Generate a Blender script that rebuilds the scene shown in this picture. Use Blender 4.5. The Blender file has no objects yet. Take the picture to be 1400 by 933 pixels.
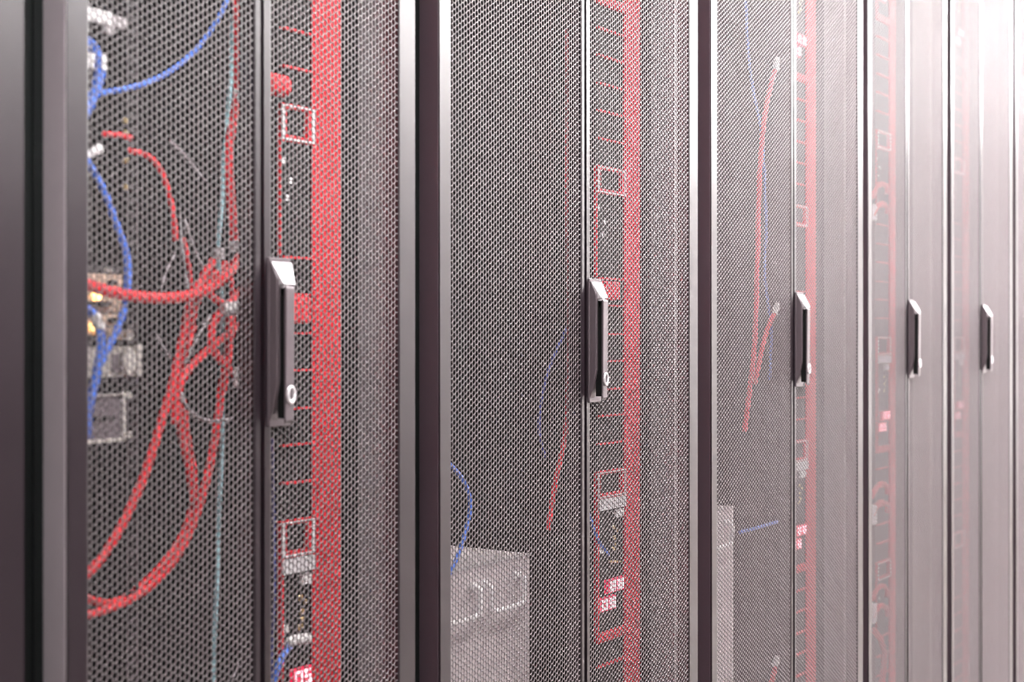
import bpy, bmesh, math, random
import numpy as np
from mathutils import Vector
R = random.Random(7)
SC = bpy.context.scene
COL = SC.collection

# ------------------------------------------------------------------ camera
F = 50.0 / 36.0 * 1400.0                 # focal length in pixels of the 1400x933 frame
TH = math.atan(1300.0 / F)               # the row of doors runs away at this angle to the view axis
CZ = 1.2                                 # eye height
D = 1.09                                 # eye to the plane of the doors
HY = 460.0                               # image row of the horizon
cam = bpy.data.cameras.new('camera')
cam.lens = 50; cam.sensor_width = 36; cam.sensor_fit = 'HORIZONTAL'
cam.shift_y = (HY - 466.5) / 1400.0
cam.clip_start = 0.02; cam.clip_end = 60
cam.dof.use_dof = True; cam.dof.focus_distance = 2.2; cam.dof.aperture_fstop = 4.6
co = bpy.data.objects.new('camera', cam); COL.objects.link(co)
FWD = Vector((math.cos(TH), math.sin(TH), 0)); RGT = Vector((math.sin(TH), -math.cos(TH), 0))
co.location = (0, 0, CZ)
co.rotation_euler = FWD.to_track_quat('-Z', 'Y').to_euler()
SC.camera = co

# ------------------------------------------------------------------ world, exposure
w = bpy.data.worlds.new('world'); SC.world = w; w.use_nodes = True
w.node_tree.nodes['Background'].inputs[0].default_value = (1, .97, .97, 1)
w.node_tree.nodes['Background'].inputs[1].default_value = 0.25
SC.cycles.filter_width = 1.0
vs = SC.view_settings
SC.display_settings.display_device = 'sRGB'
vs.view_transform = 'Standard'; vs.look = 'None'; vs.gamma = 1; vs.exposure = 1.38
try: vs.use_curve_mapping = False
except Exception: pass
LAMP = 36.0                               # ceiling lamp strength

# ------------------------------------------------------------------ materials
MATS = {}
def mat(name, col, rough=.5, metal=0., spec=.5, var=.12, scale=40., emit=None, es=0., bump=0., coat=0., aniso=None):
    if name in MATS: return MATS[name]
    m = bpy.data.materials.new(name); m.use_nodes = True
    nt = m.node_tree; b = nt.nodes['Principled BSDF']
    tc = nt.nodes.new('ShaderNodeTexCoord'); nz = nt.nodes.new('ShaderNodeTexNoise')
    nz.inputs['Scale'].default_value = scale; nz.inputs['Detail'].default_value = 3
    if aniso:
        mp = nt.nodes.new('ShaderNodeMapping'); mp.inputs['Scale'].default_value = aniso
        nt.links.new(tc.outputs['Object'], mp.inputs[0]); nt.links.new(mp.outputs[0], nz.inputs['Vector'])
    else:
        nt.links.new(tc.outputs['Object'], nz.inputs['Vector'])
    mx = nt.nodes.new('ShaderNodeMix'); mx.data_type = 'RGBA'
    mx.inputs['A'].default_value = (*[c * (1 - var) for c in col], 1)
    mx.inputs['B'].default_value = (*[min(1, c * (1 + var)) for c in col], 1)
    nt.links.new(nz.outputs['Fac'], mx.inputs['Factor'])
    nt.links.new(mx.outputs['Result'], b.inputs['Base Color'])
    mr = nt.nodes.new('ShaderNodeMapRange')
    mr.inputs['To Min'].default_value = max(0, rough - .05); mr.inputs['To Max'].default_value = min(1, rough + .05)
    nt.links.new(nz.outputs['Fac'], mr.inputs['Value']); nt.links.new(mr.outputs[0], b.inputs['Roughness'])
    b.inputs['Metallic'].default_value = metal
    b.inputs['Specular IOR Level'].default_value = spec
    if coat: b.inputs['Coat Weight'].default_value = coat; b.inputs['Coat Roughness'].default_value = .12
    if emit:
        b.inputs['Emission Color'].default_value = (*emit, 1); b.inputs['Emission Strength'].default_value = es
    if bump:
        bp = nt.nodes.new('ShaderNodeBump'); bp.inputs['Strength'].default_value = bump; bp.inputs['Distance'].default_value = .002
        nt.links.new(nz.outputs['Fac'], bp.inputs['Height']); nt.links.new(bp.outputs[0], b.inputs['Normal'])
    MATS[name] = m
    return m
M_FRAME = mat('door_paint', (.014, .009, .012), .30, 0, .6, .08, 300)
M_MESH = mat('perforated_steel', (.014, .010, .012), .33, 0, .7, .06, 90)
M_EDGE = mat('hole_wall_lit', (.155, .124, .134), .5, 0, .5, .06, 90)  # hole walls coloured lighter than the sheet, standing in for light on them
M_NAVY = mat('navy_cable_jacket', (.02, .035, .22), .4, 0, .4, .06, 80)
M_BODY = mat('cabinet_paint', (.005, .006, .006), .55, 0, .15, .15, 20)
M_POST = mat('zinc_post', (.42, .38, .39), .45, .3, .5, .1, 30)
M_SIDE = mat('door_paint_side_lit', (.050, .034, .042), .35, 0, .5, .08, 200)  # door paint lightened: the light on the side faces is in the colour
M_SIDE_LIT = mat('near_side_lit', (.30, .26, .28), .5, .2, .5, .06, 60)  # pale grey painted for the light on the near door's side
M_RAIL = mat('rail_paint', (.02, .016, .018), .45, 0, .4, .15, 60)
M_RED = mat('red_plastic', (.66, .009, .022), .5, 0, .25, .08, 50)
M_REDC = mat('red_cable_jacket', (.76, .016, .028), .4, 0, .4, .06, 80)
M_BLUEC = mat('blue_cable_jacket', (.04, .15, .66), .35, 0, .5, .06, 80)
M_CYANC = mat('pale_cyan_jacket', (.30, .52, .58), .4, 0, .5, .06, 80)
M_GREYC = mat('grey_wire_jacket', (.34, .31, .33), .4, 0, .5, .08, 80)
M_WHITE = mat('white_plastic', (.82, .80, .80), .4, 0, .5, .03, 50)
M_CLIP = mat('grey_clip_plastic', (.40, .37, .38), .45, 0, .5, .06, 50)
M_BOX = mat('white_enamel', (.56, .50, .51), .45, 0, .5, .05, 12)
M_BEIGE = mat('beige_metal', (.58, .43, .33), .5, .2, .5, .1, 40)
M_STEEL = mat('bright_steel', (.66, .63, .58), .35, .35, .5, .12, 60)
M_DARK = mat('dark_module', (.13, .105, .118), .4, 0, .5, .1, 40)
M_BLACK = mat('black_plastic', (.006, .006, .006), .6, 0, .1, .1, 60)
M_GOLD = mat('brass', (.72, .55, .28), .3, .9, .5, .1, 60)
M_HANDLE = mat('handle_lacquer', (.08, .062, .070), .36, .1, .6, .06, 60)
M_HEAD = mat('handle_satin', (.66, .64, .66), .33, .6, .6, .05, 60)
M_LABEL = mat('label_film', (.70, .68, .70), .35, 0, .5, .2, 400, aniso=(1, 1, 8))
M_AMBER = mat('amber_spot', (.9, .55, .2), .4, 0, .5, .02, 10, (1, .55, .18), 2.2)  # small amber discs with a glow of their own
M_LEDR = mat('display_red', (.5, .01, .04), .4, 0, .5, .05, 30, (1, .02, .09), .30)
M_LEDW = mat('display_digit', (.9, .6, .65), .4, 0, .5, .02, 30, (1, .55, .62), .85)
M_WALL = mat('wall_paint', (.80, .78, .78), .6, 0, .3, .03, 3)
M_CEIL = mat('ceiling_paint', (.86, .85, .85), .8, 0, .2, .03, 3)
M_FLOOR = mat('floor_vinyl', (.20, .165, .15), .30, 0, .5, .08, 5)
M_OPP = mat('opposite_paint', (.06, .042, .052), .5, 0, .4, .1, 3)
M_LAMP = mat('lamp_diffuser', (.9, .9, .9), .5, 0, .3, .01, 5, (1, .98, .97), LAMP)

# ------------------------------------------------------------------ helpers
def at(x, y, d):
    """the world point seen at pixel (x, y) that lies d from the eye, measured square to the doors"""
    v = FWD + RGT * ((x - 700.0) / F) + Vector((0, 0, (HY - y) / F))
    return Vector((0, 0, CZ)) + v * (d / v.y)
def sx(x, d): return at(x, HY, d).x
def zz(x, y, d): return at(x, y, d).z

def tag(o, label=None, cat=None, group=None, kind=None):
    if label: o['label'] = label
    if cat: o['category'] = cat
    if group: o['group'] = group
    if kind: o['kind'] = kind
    return o
def thing(name, label, cat, loc, group=None):
    o = bpy.data.objects.new(name, None); COL.objects.link(o)
    o.location = loc; o.empty_display_size = .05
    return tag(o, label, cat, group)
def link(name, me, m, parent=None):
    if m is not None: me.materials.clear(); me.materials.append(m)
    o = bpy.data.objects.new(name, me); COL.objects.link(o)
    if parent is not None:
        o.parent = parent
        # geometry is written in world space: cancel the parents' shift
        p = parent; off = Vector((0, 0, 0))
        while p is not None: off += p.location; p = p.parent
        o.location = -off
    return o
def obj(name, bm, m, parent=None, smooth=False):
    me = bpy.data.meshes.new(name); bmesh.ops.recalc_face_normals(bm, faces=bm.faces[:]); bm.to_mesh(me); bm.free()
    if smooth:
        for p in me.polygons: p.use_smooth = True
    return link(name, me, m, parent)
def box(x0, x1, y0, y1, z0, z1, bev=0., seg=1):
    bm = bmesh.new()
    vs_ = [bm.verts.new((x, y, z)) for x in (x0, x1) for y in (y0, y1) for z in (z0, z1)]
    for f in ((0, 1, 3, 2), (4, 6, 7, 5), (0, 4, 5, 1), (2, 3, 7, 6), (0, 2, 6, 4), (1, 5, 7, 3)):
        bm.faces.new([vs_[i] for i in f])
    if bev: bmesh.ops.bevel(bm, geom=bm.edges[:], offset=bev, segments=seg, affect='EDGES', profile=.5)
    return bm
def frame(x0, x1, z0, z1, wl, wr, wb, wt, y0, y1, bev=0., seg=2):
    """one connected picture frame"""
    bm = bmesh.new(); r = []
    for y in (y0, y1):
        o = [bm.verts.new(p) for p in ((x0, y, z0), (x1, y, z0), (x1, y, z1), (x0, y, z1))]
        i = [bm.verts.new(p) for p in ((x0 + wl, y, z0 + wb), (x1 - wr, y, z0 + wb), (x1 - wr, y, z1 - wt), (x0 + wl, y, z1 - wt))]
        r.append((o, i))
    for k in range(4):
        n = (k + 1) % 4
        for o, i in r: bm.faces.new((o[k], o[n], i[n], i[k]))
        for q in (0, 1): bm.faces.new((r[0][q][k], r[0][q][n], r[1][q][n], r[1][q][k]))
    if bev:
        es = [e for e in bm.edges if len(e.link_faces) == 2 and e.link_faces[0].normal.length >= 0]
        bm.normal_update()
        es = [e for e in bm.edges if e.calc_face_angle(0) > .5]
        bmesh.ops.bevel(bm, geom=es, offset=bev, segments=seg, affect='EDGES', profile=.5)
    return bm
def prism(poly, lo, hi, axis='x', bev=0.):
    """extrude a polygon; axis x: poly holds (y, z); axis y: (x, z); axis z: (x, y)"""
    bm = bmesh.new()
    def p(a, b, t): return {'x': (t, a, b), 'y': (a, t, b), 'z': (a, b, t)}[axis]
    A = [bm.verts.new(p(a, b, lo)) for a, b in poly]; B = [bm.verts.new(p(a, b, hi)) for a, b in poly]
    n = len(poly)
    bm.faces.new(A); bm.faces.new(B)
    for i in range(n): bm.faces.new((A[i], A[(i + 1) % n], B[(i + 1) % n], B[i]))
    if bev:
        bm.normal_update(); bmesh.ops.recalc_face_normals(bm, faces=bm.faces[:])
        bmesh.ops.bevel(bm, geom=[e for e in bm.edges if e.calc_face_angle(0) > .6], offset=bev, segments=2, affect='EDGES', profile=.5)
    return bm
def smooth_path(pts, step=.006):
    pts = [Vector(p) for p in pts]
    if len(pts) == 2: return pts
    P = [pts[0] * 2 - pts[1]] + pts + [pts[-1] * 2 - pts[-2]]
    out = []
    for i in range(1, len(P) - 2):
        a, b, c, d = P[i - 1:i + 3]
        n = max(2, int((c - b).length / step))
        for k in range(n):
            t = k / n
            out.append(.5 * (2 * b + (c - a) * t + (2 * a - 5 * b + 4 * c - d) * t * t + (3 * b - a - 3 * c + d) * t ** 3))
    return out + [pts[-1]]
def tube(pts, rad, n=8, step=.006):
    path = smooth_path(pts, step); bm = bmesh.new(); rings = []
    rads = rad if callable(rad) else (lambda t: rad)
    up = None
    for i, p in enumerate(path):
        t = (path[min(i + 1, len(path) - 1)] - path[max(i - 1, 0)]).normalized()
        if up is None: up = t.orthogonal().normalized()
        up = (up - t * up.dot(t)).normalized(); v = t.cross(up); r = rads(i / max(1, len(path) - 1))
        rings.append([bm.verts.new(p + (up * math.cos(a) + v * math.sin(a)) * r) for a in (2 * math.pi * k / n for k in range(n))])
    for a, b in zip(rings, rings[1:]):
        for k in range(n): bm.faces.new((a[k], a[(k + 1) % n], b[(k + 1) % n], b[k]))
    bm.faces.new(rings[0][::-1]); bm.faces.new(rings[-1])
    return bm
def disc(c, r, axis, h, n=14, bev=0.):
    """short cylinder standing h along axis ('y-' faces the aisle)"""
    c = Vector(c); d = Vector((0, -1, 0)) if axis == 'y-' else Vector((1, 0, 0))
    return tube([c, c + d * h], r, n)
def px_tube(name, pts, r, m, label, cat='cable', group=None, d=None, n=8, parent=None):
    P = [at(p[0], p[1], p[2] if len(p) > 2 else d) for p in pts]
    bm = tube(P, r, n)
    if parent is not None: return obj(name, bm, m, parent, True)
    t = bpy.data.objects.new('x', None) if False else None
    o = obj(name, bm, m, None, True)
    return tag(o, label, cat, group)

# ------------------------------------------------------------------ the room
def struct(name, bm, m): return tag(obj(name, bm, m), kind='structure')
struct('floor', box(-3, 13, -3.5, 3.2, -.1, 0), M_FLOOR)
struct('ceiling', box(-3, 13, -3.5, 3.2, 3.0, 3.1), M_CEIL)
struct('wall_back', box(-3, 13, -3.6, -3.5, 0, 3.0), M_WALL)
struct('wall_front', box(-3, 13, 3.2, 3.3, 0, 3.0), M_WALL)
struct('wall_end', box(13, 13.1, -3.5, 3.2, 0, 3.0), M_WALL)
struct('wall_start', box(-3.1, -3, -3.5, 3.2, 0, 3.0), M_WALL)
struct('facing_row_box', box(-2.5, 4.2, -2.1, -1.05, 0, 2.25), M_OPP)   # unseen facing cabinets as one box, ended short so far doors reflect brightness
k = 0
for nx, x in enumerate((.2, 2.0, 3.8, 5.6, 7.4, 9.2, 11.0)):
    for y in ((.02, -2.6, -1.3) if x > 5 else (.02, -2.6)):  # middle row is extra, added to brighten the far cabinets
        t = thing('ceiling_light', 'long white ceiling light, %s from the near end, over the %s' % (('first', 'second', 'third', 'fourth', 'fifth', 'sixth', 'last')[nx], 'cabinet aisle' if y > -1 else 'open middle, added to brighten the far end' if y > -2 else 'far aisle'), 'light', (x, y, 2.97), 'ceiling lights of the server room')
        obj('light_housing', frame(x - .62, x + .62, 0, .34, .02, .02, .02, .02, 0, .03), M_WHITE, t)
        h = t.children[0]
        h.rotation_euler = (math.pi / 2, 0, 0); h.location = (-x, -.17, .015)
        obj('light_diffuser', box(x - .6, x + .6, y - .15, y + .15, 2.965, 2.985), M_LAMP, t)

# ------------------------------------------------------------------ racks
ZB, ZT = .10, 2.28                      # door bottom and top
CW, CP, HK, TK = .0063, .0081, .88, .0016   # perforation: column width, pitch, hole share, sheet thickness
SHEETS = {}
def sheet_mesh(nc, nr):
    """staggered hexagonal perforation, every hole cut with its walls; one connected sheet"""
    if (nc, nr) in SHEETS: return SHEETS[(nc, nr)]
    i, j = np.meshgrid(np.arange(nc), np.arange(nr), indexing='ij'); i = i.ravel(); j = j.ravel()
    cx = 3 * i; cz = 2 * j + (i % 2); n = len(i)
    ox = np.array([2, 1, -1, -2, -1, 1]); oz = np.array([0, 1, 1, 0, -1, -1])
    kx = cx[:, None] + ox; kz = cz[:, None] + oz
    key = (kx + 10).astype(np.int64) * 100000 + (kz + 10)
    uq, inv = np.unique(key.ravel(), return_inverse=True)
    ux = uq // 100000 - 10; uz = uq % 100000 - 10
    outer = np.stack([ux * CW / 3, np.zeros(len(ux)), uz * CP / 2], 1)
    inx = (cx[:, None] + ox * HK) * CW / 3; inz = (cz[:, None] + oz * HK) * CP / 2
    fr = np.stack([inx, np.zeros_like(inx), inz], 2).reshape(-1, 3)
    bk = np.stack([inx, np.full_like(inx, TK), inz], 2).reshape(-1, 3)
    V = np.concatenate([outer, fr, bk]); no = len(outer); nf = n * 6
    io = inv.reshape(n, 6); ii = no + np.arange(nf).reshape(n, 6); ib = ii + nf
    rot = lambda a: np.roll(a, -1, 1)
    q1 = np.stack([io, rot(io), rot(ii), ii], 2).reshape(-1, 4)
    q2 = np.stack([ii, rot(ii), rot(ib), ib], 2).reshape(-1, 4)
    Q = np.concatenate([q1, q2])
    me = bpy.data.meshes.new('perforated_sheet')
    me.vertices.add(len(V)); me.vertices.foreach_set('co', V.ravel())
    me.loops.add(Q.size); me.loops.foreach_set('vertex_index', Q.ravel())
    me.polygons.add(len(Q)); me.polygons.foreach_set('loop_start', np.arange(0, Q.size, 4)); me.polygons.foreach_set('loop_total', np.full(len(Q), 4))
    me.update(calc_edges=True); me.validate()
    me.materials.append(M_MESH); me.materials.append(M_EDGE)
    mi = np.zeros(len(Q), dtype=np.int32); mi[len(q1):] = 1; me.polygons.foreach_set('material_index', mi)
    SHEETS[(nc, nr)] = me
    return me
NR = int((ZT - ZB - .10) / CP)
def door_leaf(rack, x0, x1, side, outer, inner, dep=.021):
    wl, wr = (outer, inner) if side == 'hinge_first' else (inner, outer)
    d = obj('door', frame(x0, x1, ZB, ZT, wl, wr, .06, .06, D, D + dep, .0022), M_FRAME, rack)
    for p in d.data.polygons: p.use_smooth = False
    nc = int(round((x1 - wr - x0 - wl + .004) / CW)); nc += nc % 2
    me = sheet_mesh(nc, NR)
    s = link('perforated_sheet', me, None, d)
    s.location += Vector(((x0 + wl + x1 - wr) / 2 - (nc - 1) * CW / 2, D + .0015, ZB + .052))
    s['kind'] = 'stuff'
    return d
def swing_handle(door, x):
    z0, z1 = CZ - .100, CZ + .087
    obj('handle_plate', box(x, x + .036, D - .0025, D + .002, z0, z1, .0012), M_HANDLE, door)
    # housing that stands off the plate, with a black block for the shade behind the lever
    obj('handle_housing', prism([(D - .002, z0 + .006), (D - .008, z0 + .022), (D - .0135, z0 + .050), (D - .0135, z1 - .024), (D - .004, z1 - .004), (D - .002, z1 - .004)], x + .001, x + .015, 'x', .0012), M_HANDLE, door)
    obj('handle_shade_block', box(x + .006, x + .0175, D - .0205, D - .010, z0 + .010, z1 - .034), M_BLACK, door)
    obj('handle_lever', prism([(D - .0203, z0 + .004), (D - .0228, z0 + .008), (D - .0240, z1 - .034), (D - .0205, z1 - .030)], x + .0045, x + .0185, 'x', .001), M_HANDLE, door)
    obj('handle_pivot', box(x + .006, x + .016, D - .0215, D - .012, z1 - .046, z1 - .024, .003, 2), M_HEAD, door)
    # satin head: a ramp from the plate down to the lever
    bm = bmesh.new()
    A = [(x + .002, D - .0055, z1 - .005), (x + .034, D - .0055, z1 - .005), (x + .019, D - .0245, z1 - .030), (x + .0045, D - .0215, z1 - .030),
         (x + .002, D - .001, z1 - .005), (x + .034, D - .001, z1 - .005), (x + .024, D - .001, z1 - .034), (x + .0045, D - .001, z1 - .034)]
    v = [bm.verts.new(p) for p in A]
    for f in ((0, 1, 2, 3), (4, 7, 6, 5), (0, 4, 5, 1), (1, 5, 6, 2), (2, 6, 7, 3), (3, 7, 4, 0)): bm.faces.new([v[i] for i in f])
    bmesh.ops.bevel(bm, geom=bm.edges[:], offset=.0015, segments=2, affect='EDGES', profile=.5)
    obj('handle_head', bm, M_HEAD, door)
    zc = z0 + .036
    ring = []
    for q in range(25):
        an = q / 24 * 2 * math.pi
        ring.append((x + .0118 + .0052 * math.cos(an), D - .0242, zc + .0085 * math.sin(an)))
    obj('lock_barrel', tube(ring, .0019, 8, .05), M_HEAD, door, True)
    obj('lock_core', box(x + .009, x + .0146, D - .0245, D - .022, zc - .0055, zc + .0055, .002, 2), M_HANDLE, door)
RACKS = [  # first edge, meeting of the leaves, last edge
    (.262, .545, .828), (.879, 1.143, 1.410), (1.464, 1.831, 2.201), (2.256, 2.626, 3.008),
    (3.043, 3.312, 3.617), (3.655, 3.930, 4.250), (4.288, 4.58, 4.87)]
RLABEL = [
    'server cabinet at the near end of the row, only its door edge in view',
    'nearest server cabinet with bundles of red cables behind its mesh door',
    'server cabinet with a white drawer box behind its mesh, second handle from the near end',
    'server cabinet third along the row, pale mesh doors and a black side handle',
    'fourth cabinet of the row, two red digit displays glow behind its hinge-side mesh',
    'fifth cabinet of the row, faint red strip behind pale mesh doors',
    'farthest server cabinet, only its first pale door edge in view']
edges = [RACKS[0][0] - .027] + [(a[2] + b[0]) / 2 for a, b in zip(RACKS, RACKS[1:])] + [RACKS[-1][2] + .027]
YB = 2.15
for i, (a, c, b) in enumerate(RACKS):
    e0, e1 = edges[i] + .001, edges[i + 1] - .001
    r = thing('server_rack', RLABEL[i], 'server rack', ((e0 + e1) / 2, (D + YB) / 2, 0), 'server cabinets in the row')
    obj('side_panel', box(e0, e0 + .012, D + .036, YB, .0, 2.33), M_BODY, r)
    obj('side_panel', box(e1 - .012, e1, D + .036, YB, .0, 2.33), M_BODY, r)
    obj('back_panel', box(e0 + .012, e1 - .012, YB - .012, YB, .0, 2.33), M_BODY, r)
    obj('top_panel', box(e0 + .012, e1 - .012, D + .036, YB - .012, 2.30, 2.33), M_BODY, r)
    obj('plinth', box(e0 + .012, e1 - .012, D + .036, YB - .012, 0, .085), M_BODY, r)
    obj('corner_post', box(b - .006, e1 - .012, D + .040, D + .086, .085, 2.30), M_POST, r)
    obj('corner_post', box(e0 + .012, a + .024, D + .033, D + .086, .085, 2.30), M_BODY, r)
    door_leaf(r, a, c - .0085, 'hinge_first', .0255, .0070)
    obj('door_side_lit', box(a - .0018, a - .0002, D + .0015, D + (.053 if i == 1 else .032), ZB, ZT, .0006), M_SIDE_LIT if i == 1 else M_SIDE, r)  # side plate coloured lighter for the light on the door's side
    d = door_leaf(r, c, b, 'meeting_first', .0307, .0118)
    swing_handle(d, c + .0045)

# ------------------------------------------------------------------ red power strips inside the cabinets
DP = D + .065
SEG = {'0': 'abcdef', '1': 'bc', '2': 'abged', '5': 'afgcd', '8': 'abcdefg', '6': 'afgedc'}
def digit(ch, x, y, z, wd, ht, parent):
    t = wd * .2; S = {'a': (0, wd, ht - t, ht), 'g': (0, wd, ht / 2 - t / 2, ht / 2 + t / 2), 'd': (0, wd, 0, t),
         'f': (0, t, ht / 2, ht), 'b': (wd - t, wd, ht / 2, ht), 'e': (0, t, 0, ht / 2), 'c': (wd - t, wd, 0, ht / 2)}
    bm = bmesh.new()
    for s in SEG[ch]:
        u0, u1, v0, v1 = S[s]
        q = box(x + u0 - .0002, x + u1 + .0002, y - .0012, y + .001, z + v0 - .0002, z + v1 + .0002)
        me = bpy.data.meshes.new('t'); q.to_mesh(me); q.free(); bm.from_mesh(me); bpy.data.meshes.remove(me)
    bmesh.ops.remove_doubles(bm, verts=bm.verts[:], dist=1e-5)
    o = obj('digit', bm, M_LEDW, parent); o['kind'] = 'stuff' if False else 'part'; del o['kind']
    return o
def power_strip(i, xs0, fw, label, dz=0, disp=('28', '05'), plugs=(), sw=.0535):
    """xs0: first edge of the red back strip, fw: length of the dividers towards the hinge side"""
    z = lambda h: CZ + dz + h
    y = DP
    x0 = xs0 - fw; x1 = xs0
    zlo, zhi = .16, 2.24
    t = thing('power_strip', label, 'power strip', (xs0, y, zlo), 'red power strips in the cabinets')
    obj('red_strip', box(xs0, xs0 + sw, y, y + .0045, zlo, zhi, .001), M_RED, t)
    obj('socket_panel', box(x0 + .002, x1, y + .005, y + .03, zlo, zhi), M_BLACK, t)
    def div(h, th=.0026): obj('divider', box(x0 + .004, x1 + .001, y - .002, y + .0055, z(h) - th / 2, z(h) + th / 2), M_RED, t)
    def sq(h1, h0):
        f = obj('outlet_frame', frame(x0, x1, z(h0), z(h1), .0095, .0115, .0075, .0055, y - .002, y + .0055), M_RED, t)
        obj('frame_rim', frame(x0 + .0015, x1 - .0005, z(h0) + .0015, z(h1) - .0015, .0036, .0036, .0022, .0018, y - .0032, y - .0015), M_LABEL, f)
    for S in (-1.03, 0, 1.03):
        def ok(h): return zlo + .05 < z(h + S) < zhi - .05
        if S: pass
        for h in (.497, .453, .408, .364, .319, .0938, .050, .0036, -.0405, -.086, -.129, -.174):
            if ok(h): div(h + S)
        for h1, h0 in ((.275, .2305), (-.218, -.2625)):
            if ok(h1) and ok(h0): sq(h1 + S, h0 + S)
        if ok(-.487):
            obj('end_bar', box(x0, x1 + .001, y - .003, y + .0055, z(S - .495), z(S - .479), .002), M_RED, t)
            obj('edge_strip', box(x0, x0 + .0042, y - .002, y + .0055, z(S - .480), z(S - .2625)), M_RED, t)
        if ok(.16):
            obj('edge_strip', box(x0, x0 + .0025, y, y + .0055, z(S + .095), z(S + .2305)), M_RED, t)
            for (fx, h) in ((.10, .208), (.28, .185), (.20, .164)):
                obj('printed_mark', box(x0 + .003 + fx * fw, x0 + .003 + fx * fw + .006, y + .0042, y + .0052, z(S + h) - .003, z(S + h) + .004), M_LABEL, t)
        if ok(-.28):
            obj('label_plate', box(x0 + .002, x1 - .001, y - .004, y + .0052, z(S - .281), z(S - .2635)), M_LABEL, t)
            obj('white_button', box(x0 + fw * .66, x0 + fw * .94, y - .001, y + .0052, z(S - .298), z(S - .2845), .001), M_WHITE, t)
            for (fx, h, ww) in ((.64, -.314, .007), (.78, -.320, .006), (.66, -.331, .008), (.70, -.341, .006), (.62, -.349, .009)):
                obj('brass_contact', box(x0 + fx * fw, x0 + fx * fw + ww, y + .003, y + .0052, z(S + h) - .0035, z(S + h) + .0035, .001), M_GOLD, t)
            obj('white_button', box(x0 + fw * .12, x0 + fw * .30, y + .002, y + .0052, z(S - .352), z(S - .342), .001), M_WHITE, t)
        if ok(-.42):
            for (f0, f1, h0, h1, txt) in ((.34, .96, -.4185, -.3965, disp[0]), (.06, .66, -.4455, -.4235, disp[1])):
                if not txt: continue
                a, b = x0 + f0 * fw, x0 + f1 * fw
                q = obj('display', box(a, b, y - .002, y + .0052, z(S + h0), z(S + h1), .001), M_LEDR, t)
                dw = (b - a) * .32
                for k, ch in enumerate(txt):
                    digit(ch, a + (b - a) * (.13 + .45 * k), y - .002, z(S + h0) + .003, dw, (h1 - h0) - .006, q)
    return t
S_R1 = sx(428, DP); S_R2 = sx(854.5, DP); S_R3 = sx(1103, DP); S_R4 = sx(1217, DP); S_R5 = sx(1317.5, DP)
power_strip(1, S_R1, .0575, 'red power strip behind the mesh of the nearest cabinet, widest red band', disp=('05', ''))
power_strip(2, S_R2, .093, 'red power strip in the cabinet with the large white box, beside its handle')
power_strip(3, S_R3, .093, 'pale looking red power strip behind the third cabinet with the black handle')
power_strip(4, S_R4, .093, 'red power strip with two glowing displays in the fourth cabinet', dz=.217)
power_strip(5, S_R5, .093, 'faint red power strip behind the mesh of the fifth cabinet', dz=.217)

def plug(name, label, x0, x1, y0, y1, d, m, cat='plug', depth=.02, bev=.004, group=None):
    """a moulded plug with a shouldered nose"""
    a = at(x0, y0, d); b = at(x1, y1, d)
    t = thing(name, label, cat, ((a.x + b.x) / 2, d, b.z), group)
    obj('plug_body', box(a.x, b.x, d, d + depth, min(a.z, b.z), max(a.z, b.z), bev, 3), m, t)
    cx, cz = (a.x + b.x) / 2, (a.z + b.z) / 2
    obj('plug_nose', box(a.x + .004, b.x - .004, d + depth - .001, d + depth + .012, min(a.z, b.z) + .004, max(a.z, b.z) - .004, .001), M_BLACK, t)
    return t
plug('red_plug', 'rounded red plug above the first white-rimmed square of the nearest cabinet', 371, 403, 96, 134, D + .040, M_RED, bev=.009)
plug('red_plug', 'red plug beside the silver handle of the nearest cabinet', 399, 427, 404, 443, D + .045, M_RED)
plug('red_plug', 'small red plug beside the handle of the cabinet with the white drawer box', 827, 849, 384, 411, D + .045, M_RED)

# ------------------------------------------------------------------ cables of the nearest cabinet
def cable(name, label, pts, r, m, d=D + .04, group=None, parts=(), base=None, n=8):
    """cable whose plugs, boots and ties are parts: (name, material, pixel points, radius)"""
    P = [at(p[0], p[1], p[2] if len(p) > 2 else d) for p in pts]
    if not parts:
        return tag(obj(name, tube(P, r, n), m, None, True), label, 'cable', group)
    t = thing(name, label, 'cable', P[0], group)
    obj('jacket', tube(P, r, n), m, t, True)
    for (nm, mm, pp, rr) in parts:
        Q = [at(p[0], p[1], p[2] if len(p) > 2 else d) for p in pp]
        obj(nm, tube(Q, rr, 10), mm, t, len(Q) > 2)
    return t
GR = 'red cables in the nearest cabinet'; GB = 'blue cables in the nearest cabinet'; GW = 'thin wires in the nearest cabinet'
cable('red_cable', 'thick red cable hanging beside the pale cyan cable, grey clip at its foot',
      [(322, -20), (325, 50), (325, 120), (320, 160), (314, 195), (314, 240), (317, 290), (321, 336)], .0052, M_REDC, D + .045, GR,
      (('white_band', M_WHITE, [(325, 124), (325, 137)], .0058), ('grey_clip', M_CLIP, [(320, 329), (321, 345)], .0072)))
cable('red_cable', 'thickest red cable swooping level across the mesh at handle height',
      [(105, 384, D + .040), (140, 396, D + .040), (190, 406, D + .042), (240, 407, D + .044), (280, 397, D + .047), (308, 378, D + .05), (326, 355, D + .055), (338, 335, D + .06)], .0062, M_REDC, D + .04, GR)
cable('red_cable', 'red cable from the meeting stile bending down to an upright white plug',
      [(338, 388), (316, 412), (297, 432), (289, 455), (291, 478), (305, 497), (322, 513)], .0048, M_REDC, D + .055, GR,
      (('white_plug', M_WHITE, [(327, 502, D + .034), (327, 530, D + .034)], .0058),))
cable('red_cable', 'short red cable ending in a white sleeve lying level',
      [(283, 398), (293, 408), (308, 418)], .0044, M_REDC, D + .050, GR,
      (('white_plug', M_WHITE, [(306, 423, D + .040), (330, 421, D + .032)], .0078),))
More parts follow.
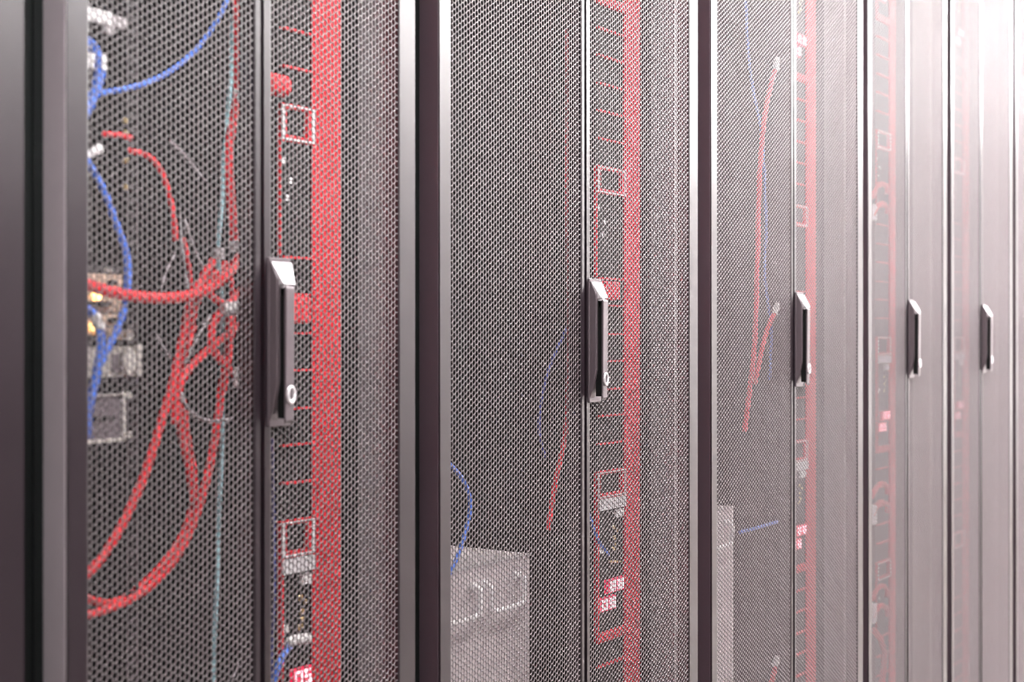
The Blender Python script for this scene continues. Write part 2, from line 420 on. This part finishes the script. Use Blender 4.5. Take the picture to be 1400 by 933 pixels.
cable('red_cable', 'red cable slanting down from the stile into the tall red bundle',
      [(340, 434), (318, 452), (290, 474), (265, 497), (249, 520), (241, 548), (239, 580)], .0048, M_REDC, D + .058, GR)
cable('red_cable', 'red cable crossing the mesh top to bottom and leaving above the lowest pair',
      [(292, 356), (275, 384), (259, 420), (249, 465), (237, 520), (221, 575), (206, 625), (190, 668), (163, 725), (135, 768), (104, 800)], .0050, M_REDC, D + .062, GR)
cable('red_cable', 'red cable behind the long crossing one, ending higher in the bundle',
      [(309, 360), (285, 385), (268, 415), (259, 455), (250, 500), (243, 540), (247, 590), (258, 640), (265, 690)], .0046, M_REDC, D + .075, GR)
cable('red_cable', 'lowest red cable curving into the corner, highlight along it',
      [(314, 430), (311, 480), (303, 530), (296, 585), (286, 640), (270, 700), (247, 752), (218, 790), (185, 816), (150, 832), (104, 846)], .0048, M_REDC, D + .068, GR)
cable('red_cable', 'red cable crossing over the lowest one with its end curling up',
      [(249, 545), (256, 600), (265, 650), (263, 692), (248, 735), (221, 774), (190, 804), (160, 823), (134, 824), (104, 812)], .0046, M_REDC, D + .080, GR)
cable('red_cable', 'red loose loop arching in the dark above the bundle', [(176, 206), (200, 212), (218, 230), (230, 262), (238, 300), (240, 330)], .0032, M_REDC, D + .064, GR)
cable('red_cable', 'short red stub below the white tab', [(140, 184), (160, 184), (180, 189)], .0032, M_REDC, D + .06, GR)
cable('red_cable', 'thin red strand standing just left of the bundle top', [(251, 325), (257, 355), (262, 395), (266, 430)], .0026, M_REDC, D + .09, GR)
cable('red_cable', 'thin red strand running down behind the white sleeve', [(316, 380), (318, 440), (313, 490), (305, 540)], .0034, M_REDC, D + .085, GR)
cable('red_cable', 'short pale red strand inside the tall bundle', [(266, 446), (261, 462), (256, 478)], .0028, M_REDC, D + .05, GR)
cable('cyan_cable', 'long pale cyan cable hanging the full height of the nearest cabinet',
      [(318, 20), (316, 90), (312, 150), (306, 220), (302, 290), (299, 345), (303, 420), (301, 470), (303, 540), (303, 610), (300, 690), (297, 780), (294, 860), (291, 950)], .0026, M_CYANC, D + .072, None,
      (('grey_clip', M_CLIP, [(299, 339), (299, 355)], .0060),))
cable('blue_cable', 'blue cable sagging from the top edge to the hinge side',
      [(318, -25), (305, 12), (288, 42), (262, 74), (225, 102), (185, 118), (140, 127), (104, 130)], .0031, M_BLUEC, D + .062, GB)
cable('blue_cable', 'fat blue cable with two white boots below the white tab',
      [(104, 52), (121, 58), (131, 72), (137, 92), (134, 112), (126, 136), (112, 162)], .0055, M_BLUEC, D + .036, GB,
      (('white_boot', M_WHITE, [(136, 74), (139, 96)], .0062), ('white_boot', M_WHITE, [(123, 74), (121, 93)], .0052)))
cable('blue_cable', 'blue cable bowing out past the beige module',
      [(104, 198), (120, 222), (142, 262), (160, 310), (172, 345), (175, 380), (170, 420), (160, 452), (143, 485), (128, 520)], .0038, M_BLUEC, D + .045, GB)
cable('blue_cable', 'blue cable with one white boot hanging beside the steel bracket',
      [(104, 420), (122, 424), (131, 437), (137, 458), (136, 490), (128, 530), (121, 560), (120, 600)], .0046, M_BLUEC, D + .036, GB,
      (('white_boot', M_WHITE, [(128, 430), (137, 449)], .0056),))
for lab, pts, r in (
        ('thin grey wire slanting high behind the mesh', [(232, 192), (256, 216), (281, 248)], .0012),
        ('thin grey wire running down beside the thin red strand', [(246, 285), (250, 345), (258, 402)], .0012),
        ('thin grey wire slanting towards the grey clip', [(253, 300), (264, 335), (278, 368)], .0013),
        ('grey wire curving beside the tall red bundle', [(289, 430), (268, 465), (254, 497)], .0016),
        ('grey wire meeting the bundle from the hinge side', [(213, 455), (222, 474), (234, 490)], .0014),
        ('faint grey wire bowed under the level red cable', [(240, 345), (226, 375), (219, 402)], .0010),
        ('pale wire hooked in a half loop under the slanting red cable', [(247, 536), (252, 552), (266, 568), (288, 576), (318, 573)], .0022),
        ('short pale wire tip low beside the cyan cable', [(327, 905), (322, 920), (314, 938)], .0010)):
    cable('grey_wire', lab, pts, r, M_GREYC, D + .055, GW, n=6)

# ------------------------------------------------------------------ gear of the nearest cabinet, hinge side
DG = D + .070
XL = .913
t = thing('mounting_rail', 'dark upright rail with square holes behind the gear of the nearest cabinet', 'rail', (sx(176, DG), DG, .1))
def rail_mesh(x0, x1, y, z0, z1, pitch, hw):
    bm = bmesh.new(); xm = (x0 + x1) / 2
    X = [x0, xm - hw, xm + hw, x1]; z = z0; Z = [z0]
    n = int((z1 - z0) / pitch)
    for k in range(n): Z += [z0 + pitch * (k + .5) - hw, z0 + pitch * (k + .5) + hw]
    Z.append(z1)
    g = [[bm.verts.new((a, y, b)) for a in X] for b in Z]
    for j in range(len(Z) - 1):
        for i in range(3):
            if i == 1 and j % 2 == 1: continue
            bm.faces.new((g[j][i], g[j][i + 1], g[j + 1][i + 1], g[j + 1][i]))
    ex = bmesh.ops.extrude_face_region(bm, geom=bm.faces[:])
    bmesh.ops.translate(bm, vec=(0, .002, 0), verts=[v for v in ex['geom'] if isinstance(v, bmesh.types.BMVert)])
    return bm
obj('rail_plate', rail_mesh(sx(173, DG + .004), sx(190, DG + .004), DG + .004, .1, 2.29, .0148, .0045), M_RAIL, t)
for yy in (219, 256, 165, 182):
    obj('cage_nut', box(*[sx(171, DG), sx(171, DG) + .006, DG, DG + .005, zz(174, yy, DG) - .003, zz(174, yy, DG) + .003], .001), M_GOLD, t)
# blank filler panels in the dark behind the cables
for k in range(-21, 22):
    z = CZ + k * .04445
# white tab
a, b = at(118, 10, D + .05), at(172, 42, D + .05)
t = thing('label_tab', 'white sloping tab sticking out at the top of the nearest cabinet', 'tab', (XL, D + .05, CZ + .37))
z1, z0 = zz(118, 9, D + .05), zz(118, 28, D + .05)
x1 = sx(153, D + .05); x2 = sx(173, D + .05)
obj('tab_plate', box(XL, x1, D + .048, D + .052, z0, z1, .001), M_WHITE, t)
obj('tab_end', box(x1 - .001, x2, D + .0485, D + .054, z0, z1 - .002, .001), M_CLIP, t)
obj('tab_hook', box(sx(143, D + .05), sx(157, D + .05), D + .049, D + .056, z0 - .008, z0 + .001, .001), M_CLIP, t)
cable('white_cable', 'short white cord end flaring out over the blue cable', [(108, 222, D + .05), (122, 212, D + .05), (136, 203, D + .05)], lambda q: .0018 + .004 * q, M_WHITE)
# beige module
X1 = sx(166, DG)
t = thing('card_module', 'beige module of four slot covers with black latches behind blue cables', 'module', (XL, DG, zz(140, 465, DG)))
zs = [zz(142, y, DG) for y in (374, 404, 428, 446, 466)]
for p, q in zip(zs, zs[1:]):
    obj('slot_cover', box(XL, X1, DG - .002, DG + .05, q + .0006, p - .0006, .0008), M_BEIGE, t)
obj('top_flange', box(XL, X1 + .003, DG - .001, DG + .05, zs[0] + .0005, zs[0] + .008, .0008), M_RAIL, t)
for y in (416, 462, 438, 386):
    zc = zz(140, y, DG)
    obj('latch', box(XL if y in (416, 462) else sx(146, DG), sx(146 if y in (416, 462) else 155, DG), DG - .007, DG - .001, zc - .0024, zc + .0024, .001), M_BLACK, t)
for (x, y) in ((128, 404), (126, 447)):
    p = at(x, y, DG); obj('amber_spot', tube([(p.x, DG - .006, p.z), (p.x, DG - .001, p.z)], .0055, 12), M_AMBER, t)
for (x, y) in ((144, 369), (149, 370)):
    p = at(x, y, DG); obj('screw', tube([(p.x, DG - .004, p.z), (p.x, DG, p.z)], .0022, 8), M_STEEL, t)
# steel bracket
X2 = sx(191, DG)
t = thing('latch_bracket', 'bright steel bracket with an oval knob below the beige module', 'bracket', (XL, DG, zz(160, 515, DG)))
zt, zb = zz(165, 471, DG), zz(165, 516, DG)
obj('bracket_plate', box(XL, sx(184, DG), DG, DG + .03, zb, zt - .002, .001), M_STEEL, t)
zm = (zt + zb) / 2; xk = sx(170, DG)
bm = tube([(xk, DG - .009, zm), (xk, DG + .001, zm)], .010, 18)
bmesh.ops.scale(bm, vec=(.8, 1, 1.35), space=__import__('mathutils').Matrix.Translation((-xk, 0, -zm)), verts=bm.verts[:])
obj('oval_knob', bm, M_STEEL, t)
obj('recess_plate', box(sx(152, DG), sx(164, DG), DG - .002, DG + .001, zb + .006, zt - .010), M_DARK, t)
xa, xb = sx(182, DG), X2
obj('waisted_lug', prism([(xa, zb), (xb, zb + .001), (xb - .001, zb + .010), (xb - .004, zm), (xb - .001, zt - .010), (xb, zt), (xa, zt - .001), (xa + .001, zm)], DG - .006, DG + .004, 'y', .0008), M_STEEL, t)
p = at(171, 458, DG)
tag(obj('thumb_screw', tube([(p.x, DG - .008, p.z), (p.x, DG - .004, p.z), (p.x, DG + .004, p.z)], .0055, 12), M_STEEL), 'round silver thumb screw over the steel bracket', 'screw')
# dark module with pale rim
t = thing('drive_module', 'dark square module with a pale rim and a black slot, lowest of the gear', 'module', (XL, DG, zz(145, 605, DG)))
zt, zb = zz(145, 541, DG), zz(145, 603, DG); X3 = sx(167, DG)
obj('module_face', box(XL, X3, DG, DG + .06, zb, zt, .0015), M_DARK, t)
obj('pale_rim', frame(XL - .004, X3 + .0015, zb - .001, zt + .001, .003, .0035, .0032, .0016, DG - .003, DG + .002, .0006, 1), M_STEEL, t)
zc = zz(140, 573, DG)
obj('slot', box(sx(124, DG), sx(156, DG), DG - .0014, DG + .001, zc - .0022, zc + .0022), M_BLACK, t)
for y in (540, 594):
    p = at(172, y, DG); obj('screw', tube([(p.x, DG - .006, p.z), (p.x, DG + .002, p.z)], .0036, 10), M_STEEL, t)
# lower right corner of the same cabinet: plug with blue cord
cable('blue_cable', 'blue cord hanging from a white plug over the red display', [(396, 884, D + .045), (385, 900, D + .042), (376, 925, D + .040), (372, 960, D + .040)], .0042, M_BLUEC, D + .045, None,
      (('white_plug', M_WHITE, [(393, 881), (402, 876), (422, 873)], .0062),))
cable('blue_cable', 'thin dark blue cord hanging along the meeting stile', [(373, 600), (374, 700), (375, 800), (372, 900), (371, 950)], .0018, M_NAVY, D + .05)

# ------------------------------------------------------------------ second cabinet
def drawer_box(x1, label, x0):
    y = D + .062; z1 = zz(725, 757, y)
    t = thing('drawer_box', label, 'equipment', ((x0 + x1) / 2, y + .25, .25), 'white drawer boxes')
    obj('case', box(x0, x1, y, y + .55, .30, z1, .0015), M_BOX, t)
    obj('top_lip', box(x0, x1 + .0004, y - .0015, y + .004, z1 - .0032, z1 + .0006), M_CLIP, t)
    dx = x1 - at(725, 757, y).x; yf = y - .015
    for (xa, xb, yt, yb) in ((671, 717, 795, 830), (607, 657, 807, 843)):
        xa, xb = sx(xa, yf) + dx, sx(xb, yf) + dx
        if xa < x0 + .01: xa = x0 + .012
        if xb < xa + .03: continue
        zt = zz(694, 795, yf); zb = zz(694, 831, yf)
        P = [(xa, y, zt), (xa, yf + .003, zt - .001), (xa, yf, zt - .006), (xa + .002, yf, zb + .010), (xa + .010, yf, zb), (xb - .010, yf, zb), (xb - .002, yf, zb + .010), (xb, yf, zt - .006), (xb, yf + .003, zt - .001), (xb, y, zt)]
        h = obj('bail_handle', tube(P, .0042, 8, .003), M_WHITE, t, True)
        za = zt
        for xx in (xa, xb):
            obj('handle_lug', box(xx - .008, xx + .008, y - .006, y + .001, za - .004, za + .006, .001), M_WHITE, h)
    return t
drawer_box(sx(725, D + .062), 'large white box with bail handles behind the second cabinet mesh', RACKS[2][0] + .03)
drawer_box(sx(1003, D + .062), 'white box with a handle seen narrow behind the third cabinet mesh', RACKS[3][0] + .03)
cable('red_cable', 'thin red line of cable behind the meeting stile above the white box',
      [(776, 40), (777, 150), (775, 230), (777, 330), (778, 440), (777, 540), (773, 590), (767, 625), (760, 655), (756, 680), (749, 725)], .0042, M_REDC, D + .042)
cable('blue_cable', 'faint dark blue cable bowed beside the thin red line in the second cabinet',
      [(782, 430), (772, 455), (757, 487), (746, 520), (739, 555), (737, 590), (745, 625)], .0024, M_NAVY, D + .12)
cable('blue_cable', 'blue cable looping out over the large white box',
      [(600, 622), (620, 640), (636, 662), (643, 690), (637, 725), (626, 760), (612, 790)], .0030, M_BLUEC, D + .045)
cable('blue_cable', 'blue cord arching to brass contacts under the label plate of the second cabinet',
      [(800, 690), (808, 712), (817, 738), (832, 760)], .0026, M_BLUEC, D + .05, None, (('brass_tip', M_GOLD, [(832, 768), (848, 768)], .0018),))

# ------------------------------------------------------------------ third cabinet
cable('red_cable', 'long red cable with a white tip high in the third cabinet',
      [(1060, 95), (1054, 115), (1047, 150), (1042, 190), (1038, 250), (1036, 330), (1034, 410), (1031, 480), (1024, 540), (1018, 590)], .0052, M_REDC, D + .056, None,
      (('white_tip', M_WHITE, [(1063, 80), (1060, 97)], .0065),))
cable('red_cable', 'red cable with a white tip joining the long one at handle height',
      [(1060, 428), (1051, 445), (1043, 472), (1037, 500), (1032, 525)], .0048, M_REDC, D + .038, None, (('white_tip', M_WHITE, [(1063, 416), (1059, 430)], .0062),))
cable('red_cable', 'red cable end with a white tip near the floor of the third cabinet',
      [(1060, 912), (1056, 930), (1048, 965)], .0052, M_REDC, D + .045, None, (('white_tip', M_WHITE, [(1063, 899), (1059, 912)], .0065),))
cable('blue_cable', 'pale blue cable running down beside the long red one', [(1019, -10), (1023, 70), (1030, 125), (1042, 190), (1047, 300), (1046, 380), (1054, 450), (1052, 520)], .0030, M_BLUEC, D + .17)
cable('blue_cable', 'short blue cable level beside the narrow white box', [(1012, 728), (1035, 722), (1062, 714)], .0034, M_BLUEC, D + .07)

# ------------------------------------------------------------------ fourth cabinet
for lab, ys in (('red cord curled in a hook above the lower square of the fourth cabinet', 668), ('red cord curled in a hook, second of the middle pair in the fourth cabinet', 693),
                ('red cord curled in a hook low in the fourth cabinet', 808), ('red cord curled in a hook, lowest of the fourth cabinet', 835),
                ('red cord curled in a hook high in the fourth cabinet', 258), ('red cord curled in a hook, second of the high pair in the fourth cabinet', 285)):
    cable('red_cable', lab, [(1192, ys + 12), (1199, ys - 2), (1206, ys - 7), (1212, ys - 2), (1213, ys + 8)], .0060, M_REDC, D + .045, 'red cords in the fourth cabinet')
for lab, ys in (('white plug under the middle pair of red cords', 705), ('white plug under the low pair of red cords', 840), ('white plug beside the high pair of red cords', 290)):
    plug('white_plug', lab, 1193, 1200, ys - 12, ys + 12, D + .04, M_WHITE, group='white plugs in the fourth cabinet')
cable('red_cable', 'thick red cord rising from below in the fourth cabinet', [(1194, 862), (1204, 875), (1209, 900), (1204, 950)], .0075, M_REDC, D + .045)
